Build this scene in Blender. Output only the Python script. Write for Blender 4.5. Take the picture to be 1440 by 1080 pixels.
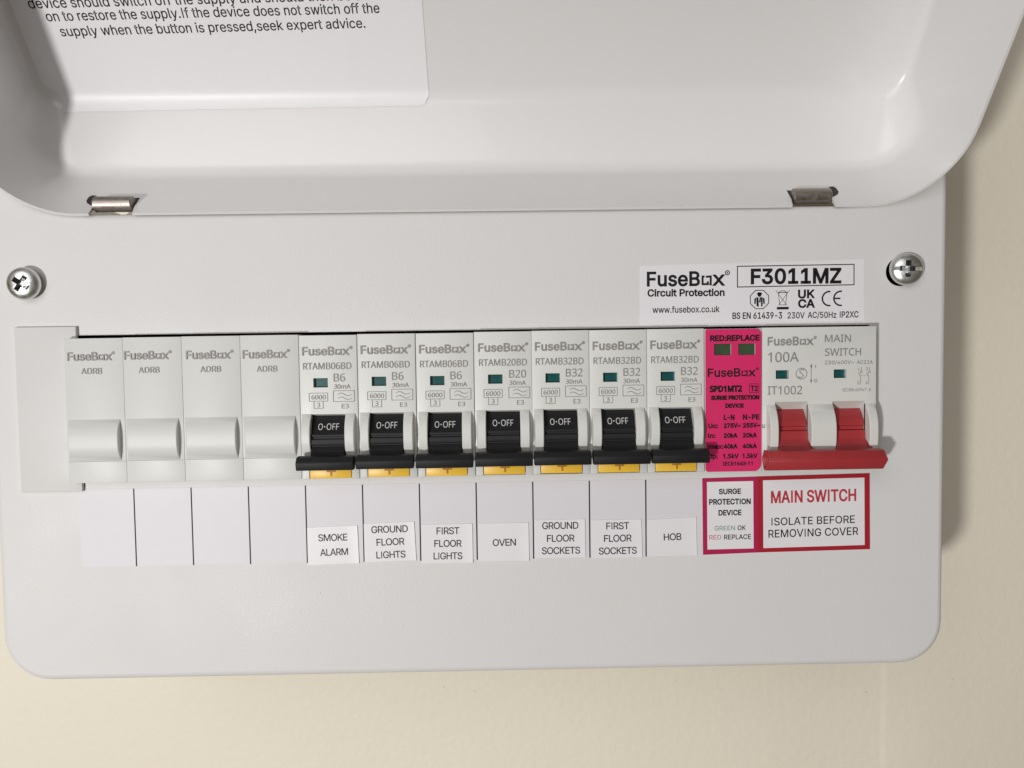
import bpy, bmesh, math, random
from mathutils import Vector, Matrix
from mathutils.geometry import delaunay_2d_cdt

random.seed(7)
MM = 0.001
for o in list(bpy.data.objects):
    bpy.data.objects.remove(o)
SC = bpy.context.scene
COL = SC.collection
SC.render.engine = 'CYCLES'
SC.view_settings.view_transform = 'Standard'
SC.view_settings.look = 'None'
SC.view_settings.exposure = 0.0
SC.view_settings.gamma = 1.0
SC.view_settings.use_curve_mapping = False

# ------------------------------------------------------------------ camera
# x runs right along the wall, z up, y into the wall; the steel cover's front is y = 0
cam_d = bpy.data.cameras.new('camera')
cam = bpy.data.objects.new('camera', cam_d)
COL.objects.link(cam)
cam_d.sensor_fit = 'HORIZONTAL'
cam_d.sensor_width = 36.0
cam_d.lens = 36.0 * 1087.3 / 1440.0
cam_d.clip_start = 0.01
cam_d.clip_end = 50.0


def rot_cam(a, b, c):
    ca, sa, cb, sb, cc, sc = math.cos(a), math.sin(a), math.cos(b), math.sin(b), math.cos(c), math.sin(c)
    rx = Matrix(((1, 0, 0), (0, ca, -sa), (0, sa, ca)))
    ry = Matrix(((cb, 0, sb), (0, 1, 0), (-sb, 0, cb)))
    rz = Matrix(((cc, -sc, 0), (sc, cc, 0), (0, 0, 1)))
    return rz @ rx @ ry


_R = rot_cam(math.radians(2.7506), math.radians(-0.7786), math.radians(-0.8156))
# rows of _R: right, down, forward in (x, -z, y)
_row = lambda r: Vector((r[0], r[2], -r[1]))
_right, _down, _fwd = _row(_R[0]), _row(_R[1]), _row(_R[2])
_m = Matrix((_right, -_down, -_fwd)).transposed().to_4x4()
_m.translation = Vector((-1.946, -244.859, 5.38)) * MM
cam.matrix_world = _m
SC.camera = cam

# ------------------------------------------------------------------ light
world = bpy.data.worlds.new('World')
SC.world = world
world.use_nodes = True
bg = world.node_tree.nodes['Background']
bg.inputs['Color'].default_value = (1.0, 0.87, 0.72, 1)
bg.inputs['Strength'].default_value = 0.115


def area(name, loc, target, size, power, color, shape='DISK'):
    d = bpy.data.lights.new(name, 'AREA')
    d.shape = shape
    d.size = size
    d.energy = power
    d.color = color
    o = bpy.data.objects.new(name, d)
    COL.objects.link(o)
    o.location = Vector(loc) * MM
    o.rotation_euler = (Vector(target) * MM - o.location).to_track_quat('-Z', 'Y').to_euler()
    return o


area('lamp_key', (-440, -830, -210), (0, 0, 0), 0.065, 5.8, (1.0, 0.985, 0.965))
area('lamp_fill', (-550, -1500, 560), (0, 0, 0), 1.2, 8.6, (0.97, 0.975, 1.0))  # broad unseen fill, added to lift the lid and cover

# ------------------------------------------------------------------ materials
def mat(name, color, rough=0.4, metal=0.0, spec=0.5, mottle=0.0, mscale=60.0, bump=0.0, bscale=900.0,
        rvar=0.0, coat=0.0, trans=0.0, speck=0.0):
    m = bpy.data.materials.new(name)
    m.use_nodes = True
    nt = m.node_tree
    b = nt.nodes['Principled BSDF']
    b.inputs['Base Color'].default_value = (*color, 1)
    b.inputs['Roughness'].default_value = rough
    b.inputs['Metallic'].default_value = metal
    b.inputs['Specular IOR Level'].default_value = spec
    b.inputs['Coat Weight'].default_value = coat
    b.inputs['Transmission Weight'].default_value = trans
    tc = nt.nodes.new('ShaderNodeTexCoord')
    if mottle or rvar:
        n = nt.nodes.new('ShaderNodeTexNoise')
        n.inputs['Scale'].default_value = mscale
        n.inputs['Detail'].default_value = 6
        nt.links.new(tc.outputs['Object'], n.inputs['Vector'])
        if mottle:
            mx = nt.nodes.new('ShaderNodeMix')
            mx.data_type = 'RGBA'
            mx.inputs['A'].default_value = (*[max(0, c * (1 - mottle)) for c in color], 1)
            mx.inputs['B'].default_value = (*[min(1, c * (1 + mottle)) for c in color], 1)
            nt.links.new(n.outputs['Fac'], mx.inputs['Factor'])
            nt.links.new(mx.outputs['Result'], b.inputs['Base Color'])
        if rvar:
            mr = nt.nodes.new('ShaderNodeMapRange')
            mr.inputs['To Min'].default_value = max(0.02, rough - rvar)
            mr.inputs['To Max'].default_value = min(1, rough + rvar)
            mr.inputs['From Min'].default_value = 0.3
            mr.inputs['From Max'].default_value = 0.7
            nt.links.new(n.outputs['Fac'], mr.inputs['Value'])
            nt.links.new(mr.outputs['Result'], b.inputs['Roughness'])
    if speck:                                          # dust and nicks: a few small dots
        v = nt.nodes.new('ShaderNodeTexVoronoi')
        v.inputs['Scale'].default_value = 75.0
        nt.links.new(tc.outputs['Object'], v.inputs['Vector'])
        sep = nt.nodes.new('ShaderNodeSeparateColor')
        nt.links.new(v.outputs['Color'], sep.inputs['Color'])
        th = nt.nodes.new('ShaderNodeMath')
        th.operation = 'MULTIPLY'
        nt.links.new(sep.outputs['Red'], th.inputs[0])
        th.inputs[1].default_value = 0.035
        lt = nt.nodes.new('ShaderNodeMath')
        lt.operation = 'LESS_THAN'
        nt.links.new(v.outputs['Distance'], lt.inputs[0])
        nt.links.new(th.outputs[0], lt.inputs[1])
        gt = nt.nodes.new('ShaderNodeMath')
        gt.operation = 'GREATER_THAN'
        nt.links.new(sep.outputs['Green'], gt.inputs[0])
        gt.inputs[1].default_value = 0.55
        ml = nt.nodes.new('ShaderNodeMath')
        ml.operation = 'MULTIPLY'
        nt.links.new(lt.outputs[0], ml.inputs[0])
        nt.links.new(gt.outputs[0], ml.inputs[1])
        m2 = nt.nodes.new('ShaderNodeMath')
        m2.operation = 'MULTIPLY'
        nt.links.new(ml.outputs[0], m2.inputs[0])
        m2.inputs[1].default_value = speck
        mk = nt.nodes.new('ShaderNodeMix')
        mk.data_type = 'RGBA'
        nt.links.new(m2.outputs[0], mk.inputs['Factor'])
        nt.links.new(b.inputs['Base Color'].links[0].from_socket, mk.inputs['A'])
        mk.inputs['B'].default_value = (0.12, 0.10, 0.08, 1)
        nt.links.new(mk.outputs['Result'], b.inputs['Base Color'])
    if bump:
        n2 = nt.nodes.new('ShaderNodeTexNoise')
        n2.inputs['Scale'].default_value = bscale
        n2.inputs['Detail'].default_value = 3
        nt.links.new(tc.outputs['Object'], n2.inputs['Vector'])
        bp = nt.nodes.new('ShaderNodeBump')
        bp.inputs['Strength'].default_value = bump
        bp.inputs['Distance'].default_value = 0.0004
        nt.links.new(n2.outputs['Fac'], bp.inputs['Height'])
        nt.links.new(bp.outputs['Normal'], b.inputs['Normal'])
    return m


M = {
    'steel_white': mat('powder_coated_white', (0.66, 0.65, 0.645), 0.5, spec=0.35, mottle=0.012, mscale=30, bump=0.16, bscale=1100, rvar=0.08, speck=0.45),
    'lid_white': mat('gloss_powder_coat', (0.73, 0.72, 0.715), 0.26, mottle=0.012, mscale=30, bump=0.05, bscale=900, coat=0.12, speck=0.2),
    'plastic': mat('module_plastic', (0.66, 0.66, 0.63), 0.42, mottle=0.02, mscale=150, bump=0.05, bscale=2500),
    'blank_plastic': mat('blank_plastic', (0.62, 0.62, 0.60), 0.45, mottle=0.02, mscale=90, bump=0.04, bscale=2500),
    'plate_plastic': mat('filler_plastic', (0.625, 0.62, 0.61), 0.5, spec=0.35, mottle=0.03, mscale=45, bump=0.03, bscale=800, rvar=0.08),
    'black': mat('toggle_black', (0.011, 0.011, 0.012), 0.55, spec=0.3, mottle=0.2, mscale=300, bump=0.08, bscale=3000),
    'red': mat('toggle_red', (0.36, 0.030, 0.036), 0.42, mottle=0.06, mscale=200, bump=0.08, bscale=2500),
    'yellow': mat('test_button_yellow', (0.90, 0.55, 0.05), 0.38, mottle=0.05, mscale=200, bump=0.04, bscale=2000),
    'yellow_dark': mat('test_button_mark', (0.48, 0.20, 0.012), 0.5, mottle=0.05, mscale=200),
    'teal': mat('indicator_teal', (0.006, 0.075, 0.075), 0.25, mottle=0.3, mscale=500),
    'green': mat('indicator_green', (0.045, 0.085, 0.042), 0.2, mottle=0.35, mscale=350),
    'pink': mat('pink_label', (0.66, 0.02, 0.135), 0.42, mottle=0.03, mscale=80),
    'paper': mat('label_paper', (0.66, 0.64, 0.675), 0.5, mottle=0.015, mscale=60, bump=0.03, bscale=1500),
    'paper_b': mat('printed_label', (0.75, 0.73, 0.755), 0.42, mottle=0.015, mscale=80, bump=0.03, bscale=1500),
    'lidpaper': mat('gloss_label', (0.80, 0.79, 0.81), 0.42, mottle=0.01, mscale=40),
    'ink': mat('black_ink', (0.012, 0.012, 0.014), 0.5, spec=0.2, mottle=0.2, mscale=400),
    'grey_ink': mat('grey_print', (0.27, 0.26, 0.252), 0.5, mottle=0.12, mscale=500),
    'pale_ink': mat('pale_print', (0.62, 0.62, 0.62), 0.5, mottle=0.05, mscale=400),
    'green_ink': mat('green_ink', (0.015, 0.22, 0.11), 0.5, mottle=0.1, mscale=400),
    'red_ink': mat('red_ink', (0.46, 0.035, 0.05), 0.5, mottle=0.06, mscale=300),
    'red_border': mat('red_border', (0.36, 0.010, 0.022), 0.42, mottle=0.04, mscale=120),
    'pink_border': mat('pink_border', (0.40, 0.010, 0.075), 0.42, mottle=0.04, mscale=120),
    'zinc': mat('zinc_plate', (0.72, 0.73, 0.715), 0.34, metal=1.0, mottle=0.1, mscale=350, bump=0.12, bscale=900, rvar=0.08),
    'recess': mat('shaded_recess', (0.10, 0.105, 0.105), 0.45, metal=1.0, mottle=0.3, mscale=600),
    'nickel': mat('hinge_steel', (0.36, 0.325, 0.29), 0.45, metal=1.0, mottle=0.2, mscale=700, bump=0.08, bscale=1500, rvar=0.1),
    'dark': mat('shade_black', (0.02, 0.018, 0.016), 0.6, mottle=0.2, mscale=300),
    'wall': mat('wall_paint', (0.82, 0.76, 0.635), 0.6, mottle=0.025, mscale=14, speck=0.3, bump=0.5, bscale=330),
}

# ------------------------------------------------------------------ helpers
class MB:
    """collects geometry in millimetres; build() links it as one mesh object"""

    def __init__(self):
        self.bm = bmesh.new()

    def face(self, pts):
        vs = [self.bm.verts.new(Vector(p)) for p in pts]
        try:
            return self.bm.faces.new(vs)
        except ValueError:
            return None

    def box(self, x0, x1, y0, y1, z0, z1, bev=0.0, seg=2, sel=None):
        r = bmesh.ops.create_cube(self.bm, size=1.0)
        vs = r['verts']
        for v in vs:
            v.co = Vector(((x0 + x1) / 2 + v.co.x * (x1 - x0), (y0 + y1) / 2 + v.co.y * (y1 - y0), (z0 + z1) / 2 + v.co.z * (z1 - z0)))
        if bev:
            es = {e for v in vs for e in v.link_edges}
            if sel:
                es = {e for e in es if sel((e.verts[0].co + e.verts[1].co) / 2)}
            bmesh.ops.bevel(self.bm, geom=list(es), offset=bev, segments=seg, affect='EDGES', profile=0.5)
        return self

    def prism_x(self, prof, x0, x1, taper=0.0):
        """(y, z) outline swept along x; prof counter-clockwise or not, normals fixed at build"""
        n = len(prof)
        cy = sum(p[0] for p in prof) / n
        cz = sum(p[1] for p in prof) / n
        a = [self.bm.verts.new((x0, y, z)) for y, z in prof]
        b = [self.bm.verts.new((x1, y, z)) for y, z in prof]
        for i in range(n):
            j = (i + 1) % n
            self.bm.faces.new((a[i], a[j], b[j], b[i]))
        self.bm.faces.new(a[::-1])
        self.bm.faces.new(b)
        return self

    def cyl_x(self, x0, x1, cy, cz, r, n=28, bev=0.25):
        rings = [(x0, r - bev), (x0 + bev, r), (x1 - bev, r), (x1, r - bev)]
        R = []
        for x, rr in rings:
            R.append([self.bm.verts.new((x, cy + rr * math.cos(2 * math.pi * k / n), cz + rr * math.sin(2 * math.pi * k / n))) for k in range(n)])
        for q in range(3):
            for k in range(n):
                self.bm.faces.new((R[q][k], R[q][(k + 1) % n], R[q + 1][(k + 1) % n], R[q + 1][k]))
        self.bm.faces.new(R[0][::-1])
        self.bm.faces.new(R[3])
        return self

    def add_mesh(self, me):
        self.bm.from_mesh(me)
        return self

    def mesh(self, name, recalc=True, smooth=32, scale=MM):
        if recalc:
            bmesh.ops.recalc_face_normals(self.bm, faces=self.bm.faces[:])
        me = bpy.data.meshes.new(name)
        if scale != 1:
            bmesh.ops.scale(self.bm, vec=(scale,) * 3, verts=self.bm.verts[:])
        self.bm.to_mesh(me)
        self.bm.free()
        if smooth:
            for p in me.polygons:
                p.use_smooth = True
            me.set_sharp_from_angle(angle=math.radians(smooth))
        return me

    def build(self, name, material, parent=None, recalc=True, smooth=32, label=None):
        me = self.mesh(name, recalc, smooth)
        return link(name, me, material, parent, label)


def link(name, me, material, parent=None, label=None):
    if material is not None and not me.materials:
        me.materials.append(material)
    o = bpy.data.objects.new(name, me)
    COL.objects.link(o)
    if parent is not None:
        o.parent = parent
    if label:
        o['label'] = label
    return o


def thing(name, label, cat, loc, group=None):
    o = bpy.data.objects.new(name, None)
    o.empty_display_size = 0.01
    COL.objects.link(o)
    o.location = Vector(loc) * MM
    o['label'] = label
    o['category'] = cat
    if group:
        o['group'] = group
    return o


def evaluated(me, mods):
    """a mesh (in mm) run through modifiers set up by mods(object)"""
    o = bpy.data.objects.new('tmp', me)
    COL.objects.link(o)
    extra = mods(o) or []
    dg = bpy.context.evaluated_depsgraph_get()
    dg.update()
    out = bpy.data.meshes.new_from_object(o.evaluated_get(dg))
    for e in [o] + extra:
        bpy.data.objects.remove(e)
    return out


def cut(me, cutters):
    """boolean difference, everything in mm"""
    def mods(o):
        ex = []
        for c in cutters:
            co = bpy.data.objects.new('cutter', c)
            COL.objects.link(co)
            m = o.modifiers.new('cut', 'BOOLEAN')
            m.operation = 'DIFFERENCE'
            m.solver = 'EXACT'
            m.object = co
            ex.append(co)
        return ex
    return evaluated(me, mods)


def raw(mb):
    return mb.mesh('raw', smooth=0, scale=1)


# ---- lettering -----------------------------------------------------
FONTS = {}


def font(name):
    if name not in FONTS:
        f = None
        try:
            import os
            d = bpy.utils.system_resource('DATAFILES', path='fonts')
            f = bpy.data.fonts.load(os.path.join(d, name))
        except Exception:
            f = None
        FONTS[name] = f
    return FONTS[name]


GLY = {}
CAPI = 0.5087
NOTO = 'NotoSansHebrew-Regular.woff2'


def glyphs(s, fn='Inter.woff2', space=1.0):
    """outline loops and filled triangles of a string set at size 1"""
    k = (s, fn, space)
    if k in GLY:
        return GLY[k]
    cu = bpy.data.curves.new('txt', 'FONT')
    inter = fn.startswith('Inter')
    cu.body = s.replace('I', '|') if inter else s      # a plain stroke instead of the serifed capital
    f = font(fn)
    if f:
        cu.font = f
    cu.size = 10.0
    cu.space_character = space
    cu.resolution_u = 5
    cu.fill_mode = 'NONE'
    o = bpy.data.objects.new('txt', cu)
    COL.objects.link(o)
    dg = bpy.context.evaluated_depsgraph_get()
    dg.update()
    me = bpy.data.meshes.new_from_object(o.evaluated_get(dg))
    pts = [Vector((v.co.x / 10.0, v.co.y / 10.0)) for v in me.vertices]
    nb = {}
    for e in me.edges:
        a, b = e.vertices
        nb.setdefault(a, []).append(b)
        nb.setdefault(b, []).append(a)
    bpy.data.objects.remove(o)
    bpy.data.meshes.remove(me)
    seen, loops = set(), []
    for st in nb:
        if st in seen:
            continue
        lp, cur, prev = [], st, None
        while cur is not None and cur not in seen:
            seen.add(cur)
            lp.append(cur)
            nx = [q for q in nb[cur] if q != prev and q not in seen]
            prev, cur = cur, (nx[0] if nx else None)
        cl = []
        for q in lp:                                   # drop doubled points
            if not cl or (pts[q] - cl[-1]).length > 1e-4:
                cl.append(pts[q])
        if len(cl) > 2 and (cl[0] - cl[-1]).length < 1e-4:
            cl.pop()
        if inter and 'I' in s and len(cl) == 4 and min(p.y for p in cl) < -0.02:
            for p in cl:
                p.y = max(0.0, min(p.y, CAPI))
        if len(cl) > 2:
            loops.append(cl)
    vs, es = [], []
    for cl in loops:
        n0 = len(vs)
        vs += cl
        es += [(n0 + i, n0 + (i + 1) % len(cl)) for i in range(len(cl))]
    r = delaunay_2d_cdt(vs, es, [], 0, 1e-6)
    segs = [(a.x, a.y, b.x, b.y) for cl in loops for a, b in zip(cl, cl[1:] + cl[:1])]

    def inside(f):
        x = sum(r[0][i].x for i in f) / 3
        y = sum(r[0][i].y for i in f) / 3
        c = 0
        for ax, ay, bx, by in segs:
            if (ay > y) != (by > y) and x < ax + (y - ay) * (bx - ax) / (by - ay):
                c ^= 1
        return c
    GLY[k] = ([(v.x, v.y) for v in r[0]], [tuple(f) for f in r[2] if inside(f)], [[(p.x, p.y) for p in cl] for cl in loops])
    return GLY[k]


def cap_of(fn):
    return max(v[1] for v in glyphs('H', fn)[0])


def write(mb, mp, s, p0, p1, cap, bold=0.0, fn='Inter.woff2', space=1.0):
    """print s between the points p0 and p1 of a flat surface; mp turns surface (u, v) into 3-D"""
    vs, fs, loops = glyphs(s, fn, space)
    xs = [v[0] for v in vs]
    x0, x1 = min(xs), max(xs)
    L = math.hypot(p1[0] - p0[0], p1[1] - p0[1])
    ex = ((p1[0] - p0[0]) / L, (p1[1] - p0[1]) / L)
    ey = (-ex[1], ex[0])
    sx = L / (x1 - x0)
    sy = cap / cap_of(fn)

    def P(x, y):
        a, b = (x - x0) * sx, y * sy
        return (p0[0] + ex[0] * a + ey[0] * b, p0[1] + ex[1] * a + ey[1] * b)
    bv = [mb.bm.verts.new(mp(*P(x, y))) for x, y in vs]
    for f in fs:
        try:
            mb.bm.faces.new([bv[i] for i in f])
        except ValueError:
            pass
    if bold > 0:                                       # heavier weights: ink spreads past the outline
        nrm = (mp(1, 0) - mp(0, 0)).cross(mp(0, 1) - mp(0, 0)).normalized()
        if nrm.y > 0:
            nrm = -nrm
        mq = lambda u, v: mp(u, v) - nrm * 0.012
        for cl in loops:
            stroke(mb, mq, [P(x, y) for x, y in cl], 2 * bold * sy, True)


def poly(mb, mp, pts):
    mb.face([mp(*p) for p in pts])


def stroke(mb, mp, pts, w, closed=False):
    n = len(pts)
    L, R = [], []
    for i in range(n):
        a = pts[(i - 1) % n] if (closed or i > 0) else pts[i]
        b = pts[(i + 1) % n] if (closed or i < n - 1) else pts[i]
        p = pts[i]
        d1 = (p[0] - a[0], p[1] - a[1])
        d2 = (b[0] - p[0], b[1] - p[1])
        l1, l2 = math.hypot(*d1) or 1, math.hypot(*d2) or 1
        if a == p:
            d1, l1 = d2, l2
        if b == p:
            d2, l2 = d1, l1
        n1 = (-d1[1] / l1, d1[0] / l1)
        n2 = (-d2[1] / l2, d2[0] / l2)
        m = (n1[0] + n2[0], n1[1] + n2[1])
        q = m[0] * n1[0] + m[1] * n1[1] or 1
        q = q if q > 0.5 else 0.5
        m = (m[0] / q, m[1] / q)
        L.append((p[0] + m[0] * w / 2, p[1] + m[1] * w / 2))
        R.append((p[0] - m[0] * w / 2, p[1] - m[1] * w / 2))
    for i in range(n if closed else n - 1):
        j = (i + 1) % n
        poly(mb, mp, [L[i], R[i], R[j], L[j]])


def rect_stroke(mb, mp, x0, x1, z0, z1, w):
    stroke(mb, mp, [(x0, z0), (x1, z0), (x1, z1), (x0, z1)], w, True)


def logo(mb, mp, p0, p1, cap, bold=0.016, reg=True):
    """the maker's word mark: five letters, a broken square, an x and a small ring"""
    L = math.hypot(p1[0] - p0[0], p1[1] - p0[1])
    ex = ((p1[0] - p0[0]) / L, (p1[1] - p0[1]) / L)
    ey = (-ex[1], ex[0])
    P = lambda a, b: (p0[0] + ex[0] * a + ey[0] * b, p0[1] + ex[1] * a + ey[1] * b)
    write(mb, mp, 'FuseB', P(0, 0), P(L * 0.672, 0), cap, bold)
    write(mb, mp, 'x', P(L * 0.845, 0), P(L, 0), cap, bold)
    a0, a1, b0, b1, w = L * 0.700, L * 0.832, cap * 0.02, cap * 0.72, cap * 0.15
    c = w * 0.5
    stroke(mb, mp, [P(a0 + (a1 - a0) * 0.30, b1 - c), P(a0 + c, b1 - c), P(a0 + c, b0 + c), P(a1 - (a1 - a0) * 0.38, b0 + c), P(a1 - (a1 - a0) * 0.38, b0 + c + cap * .2)], w)
    stroke(mb, mp, [P(a0 + (a1 - a0) * 0.42, b1 - c - cap * .02), P(a1 - c, b1 - c), P(a1 - c, b0 + c - cap * .02), P(a1 - (a1 - a0) * 0.24, b0 + c)], w)
    if reg:
        r = cap * 0.15
        cx, cy = L * 1.035, cap * 0.90
        stroke(mb, mp, [P(cx + r * math.cos(t * math.pi / 6), cy + r * math.sin(t * math.pi / 6)) for t in range(12)], r * 0.45, True)
        poly(mb, mp, [P(cx - r * .3, cy - r * .4), P(cx + r * .3, cy - r * .4), P(cx + r * .3, cy + r * .4), P(cx - r * .3, cy + r * .4)])


def rounded(x0, x1, z0, z1, rs, n=8):
    """outline, radii (bl, br, tr, tl), counter-clockwise from bottom left"""
    out = []
    for (cx, cz, a0, r) in ((x0 + rs[0], z0 + rs[0], 180, rs[0]), (x1 - rs[1], z0 + rs[1], 270, rs[1]),
                            (x1 - rs[2], z1 - rs[2], 0, rs[2]), (x0 + rs[3], z1 - rs[3], 90, rs[3])):
        if r <= 0:
            out.append((cx, cz))
            continue
        for k in range(n + 1):
            a = math.radians(a0 + 90 * k / n)
            out.append((cx + r * math.cos(a), cz + r * math.sin(a)))
    return out


def fill_holes(bm, loops):
    """flat face(s) between an outer loop of verts and hole loops of verts"""
    es = []
    for lp in loops:
        for i in range(len(lp)):
            a, b = lp[i], lp[(i + 1) % len(lp)]
            e = bm.edges.get((a, b)) or bm.edges.new((a, b))
            es.append(e)
    r = bmesh.ops.triangle_fill(bm, edges=es, use_beauty=True, use_dissolve=False)
    return [g for g in r['geom'] if isinstance(g, bmesh.types.BMFace)]


def sheet(name, outline, y0, y1, material, parent, label=None, holes=()):
    """a thin plate standing off the cover: front at y0 (towards the viewer), back at y1"""
    mb = MB()
    bm = mb.bm
    loops = [outline] + list(holes)
    F = [[bm.verts.new((x, y0, z)) for x, z in lp] for lp in loops]
    B = [[bm.verts.new((x, y1, z)) for x, z in lp] for lp in loops]
    fill_holes(bm, F)
    fill_holes(bm, B)
    for f, b in zip(F, B):
        for i in range(len(f)):
            j = (i + 1) % len(f)
            bm.faces.new((f[i], f[j], b[j], b[i]))
    return mb.build(name, material, parent, label=label, smooth=0)


def circle(cx, cz, r, n=40):
    return [(cx + r * math.cos(2 * math.pi * k / n), cz + r * math.sin(2 * math.pi * k / n)) for k in range(n)]


def copy_thing(root, loc, label):
    r = root.copy()
    COL.objects.link(r)
    r.location = Vector(loc) * MM
    r['label'] = label
    for ch in list(root.children):
        c = ch.copy()
        COL.objects.link(c)
        c.parent = r
        for g in list(ch.children):
            d = g.copy()
            COL.objects.link(d)
            d.parent = c
    return r

# ---- measured positions on the cover (mm)
CIRCUIT = [
    ('SMOKE ALARM', [(-64.52, -51.21), (-48.54, -50.68), (-48.22, -62.89), (-64.52, -63.31)], [('SMOKE', (-61.01, -55.62), (-51.82, -55.5), 2.17), ('ALARM', (-60.52, -60.36), (-51.69, -60.14), 2.17)]),
    ('GROUND FLOOR LIGHTS', [(-46.51, -50.24), (-30.45, -49.81), (-30.0, -62.26), (-46.47, -62.68)], [('GROUND', (-44.08, -53.29), (-32.51, -53.11), 2.17), ('FLOOR', (-42.52, -57.39), (-33.68, -57.16), 2.17), ('LIGHTS', (-42.66, -61.5), (-33.43, -61.29), 2.17)]),
    ('FIRST FLOOR LIGHTS', [(-28.02, -50.8), (-11.94, -50.85), (-11.92, -63.45), (-28.27, -63.4)], [('FIRST', (-23.35, -54.04), (-16.12, -54.07), 2.17), ('FLOOR', (-24.14, -58.1), (-15.48, -58.16), 2.17), ('LIGHTS', (-24.45, -62.12), (-15.31, -62.19), 2.17)]),
    ('OVEN', [(-9.86, -50.79), (6.01, -50.78), (6.09, -63.16), (-10.06, -63.1)], [('OVEN', (-5.47, -58.15), (1.88, -58.08), 2.17)]),
    ('GROUND FLOOR SOCKETS', [(8.06, -50.0), (24.06, -49.94), (24.17, -62.38), (8.0, -62.47)], [('GROUND', (10.4, -52.96), (21.94, -53.02), 2.17), ('FLOOR', (11.87, -57.11), (20.66, -57.08), 2.17), ('SOCKETS', (10.2, -61.07), (22.43, -61.05), 2.17)]),
    ('FIRST FLOOR SOCKETS', [(26.19, -50.32), (42.12, -50.35), (42.43, -62.71), (26.17, -62.7)], [('FIRST', (30.92, -53.42), (38.2, -53.4), 2.17), ('FLOOR', (30.17, -57.44), (38.98, -57.4), 2.17), ('SOCKETS', (28.47, -61.49), (40.62, -61.43), 2.17)]),
    ('HOB', [(43.93, -50.58), (59.76, -49.94), (60.01, -62.35), (44.05, -62.5)], [('HOB', (49.38, -57.35), (55.01, -57.21), 2.17)]),
]
STICK = [
    ('SURGE', (67.16, -42.63), (74.15, -42.61), 1.58, 'k', 0.03),
    ('PROTECTION', (64.04, -45.97), (77.27, -45.97), 1.67, 'k', 0.03),
    ('DEVICE', (67.06, -49.51), (74.28, -49.5), 1.63, 'k', 0.03),
    ('GREEN', (65.72, -54.42), (72.27, -54.4), 1.45, 'g', 0),
    ('OK', (73.16, -54.37), (75.71, -54.37), 1.45, 'k', 0.014),
    ('RED', (64.02, -57.35), (67.81, -57.33), 1.45, 'r', 0),
    ('REPLACE', (68.79, -57.35), (77.41, -57.32), 1.5, 'k', 0.014),
    ('MAIN SWITCH', (84.0, -45.78), (111.24, -45.48), 3.7, 'R', 0.02),
    ('ISOLATE BEFORE', (84.1, -53.08), (110.93, -52.7), 2.42, 'k', 0.008),
    ('REMOVING COVER', (83.12, -57.02), (112.08, -56.59), 2.46, 'k', 0.008),
]
STICK_OUT = [(61.75, -37.45), (115.64, -36.69), (115.93, -61.35), (61.96, -62.22)]
STICK_MID = [(79.62, -37.17), (79.78, -61.78)]
STICK_A = [(63.26, -38.68), (78.15, -38.61), (78.3, -60.44), (63.39, -60.53)]
STICK_B = [(81.27, -38.44), (113.95, -38.09), (114.21, -59.96), (81.43, -60.41)]
RATE = [
    ('Circuit Protection', (44.71, 20.71), (68.94, 20.6), 2.1, 'k', 0.03),
    ('www.fusebox.co.uk', (46.2, 15.46), (67.42, 15.46), 1.95, 'k', 0.012),
    ('F3011MZ', (77.61, 24.28), (105.96, 24.2), 4.48, 'k', 0.028),
    ('UK', (92.58, 19.57), (97.58, 19.58), 2.46, 'k', 0.035),
    ('CA', (92.6, 16.56), (97.6, 16.56), 2.46, 'k', 0.035),
    ('BS EN 61439-3', (71.61, 13.25), (87.32, 13.18), 1.95, 'k', 0.016),
    ('230V', (89.13, 13.15), (94.49, 13.15), 1.88, 'k', 0.012),
    ('AC/50Hz', (95.58, 13.21), (104.65, 13.16), 1.88, 'k', 0.012),
    ('IP2XC', (105.81, 13.21), (111.69, 13.21), 1.88, 'k', 0.016),
]
RATE_LOGO = [[(44.59, 23.93), (69.09, 23.89)], 4.34]
RATE_BOX = [(73.13, 29.77), (110.2, 29.94), (110.24, 23.5), (73.13, 23.27)]
RATE_OUT = [(42.25, 30.31), (113.37, 31.55), (113.67, 11.95), (42.14, 11.79)]
RATE_ICONS = [(80.14, 19.24), (87.52, 19.21), (101.42, 19.24), (105.19, 19.26)]
LIDTXT = [('device should switch off the supply and should then be switched', (-146.61, 48.25), (-29.61, 50.22), 2.9), ('on to restore the supply.If the device does not switch off the', (-142.6, 44.49), (-38.45, 46.17), 2.9), ('supply when the button is pressed,seek expert advice.', (-139.85, 40.02), (-43.46, 41.79), 2.9)]


# ------------------------------------------------------------------ wall
WY = 90.0
mb = MB()
xj = 164.0
wx = [(-1600, 0), (xj - 30, 0), (xj, 0.0), (xj + 1.2, -0.14), (xj + 2.4, -0.36), (xj + 3.6, -0.5), (xj + 30, -0.5), (1600, -0.5)]
rows = [[mb.bm.verts.new((x, WY + dy, z)) for x, dy in wx] for z in (-1400, 1400)]
for i in range(len(wx) - 1):
    mb.bm.faces.new((rows[0][i], rows[0][i + 1], rows[1][i + 1], rows[1][i]))
wall = mb.build('wall', M['wall'], recalc=False)
wall['kind'] = 'structure'

# ------------------------------------------------------------------ consumer unit: cover and box
XL, XR, ZB, ZT = -162.5, 140.2, -99.5, 49.0
unit = thing('consumer_unit', 'white metal consumer unit on a beige wall with its lid swung open', 'consumer unit', (-11, WY, ZB))


def U(o):
    """parent to the unit keeping world coordinates"""
    o.parent = unit
    o.matrix_parent_inverse = Matrix.Translation(-unit.location)
    return o


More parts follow.
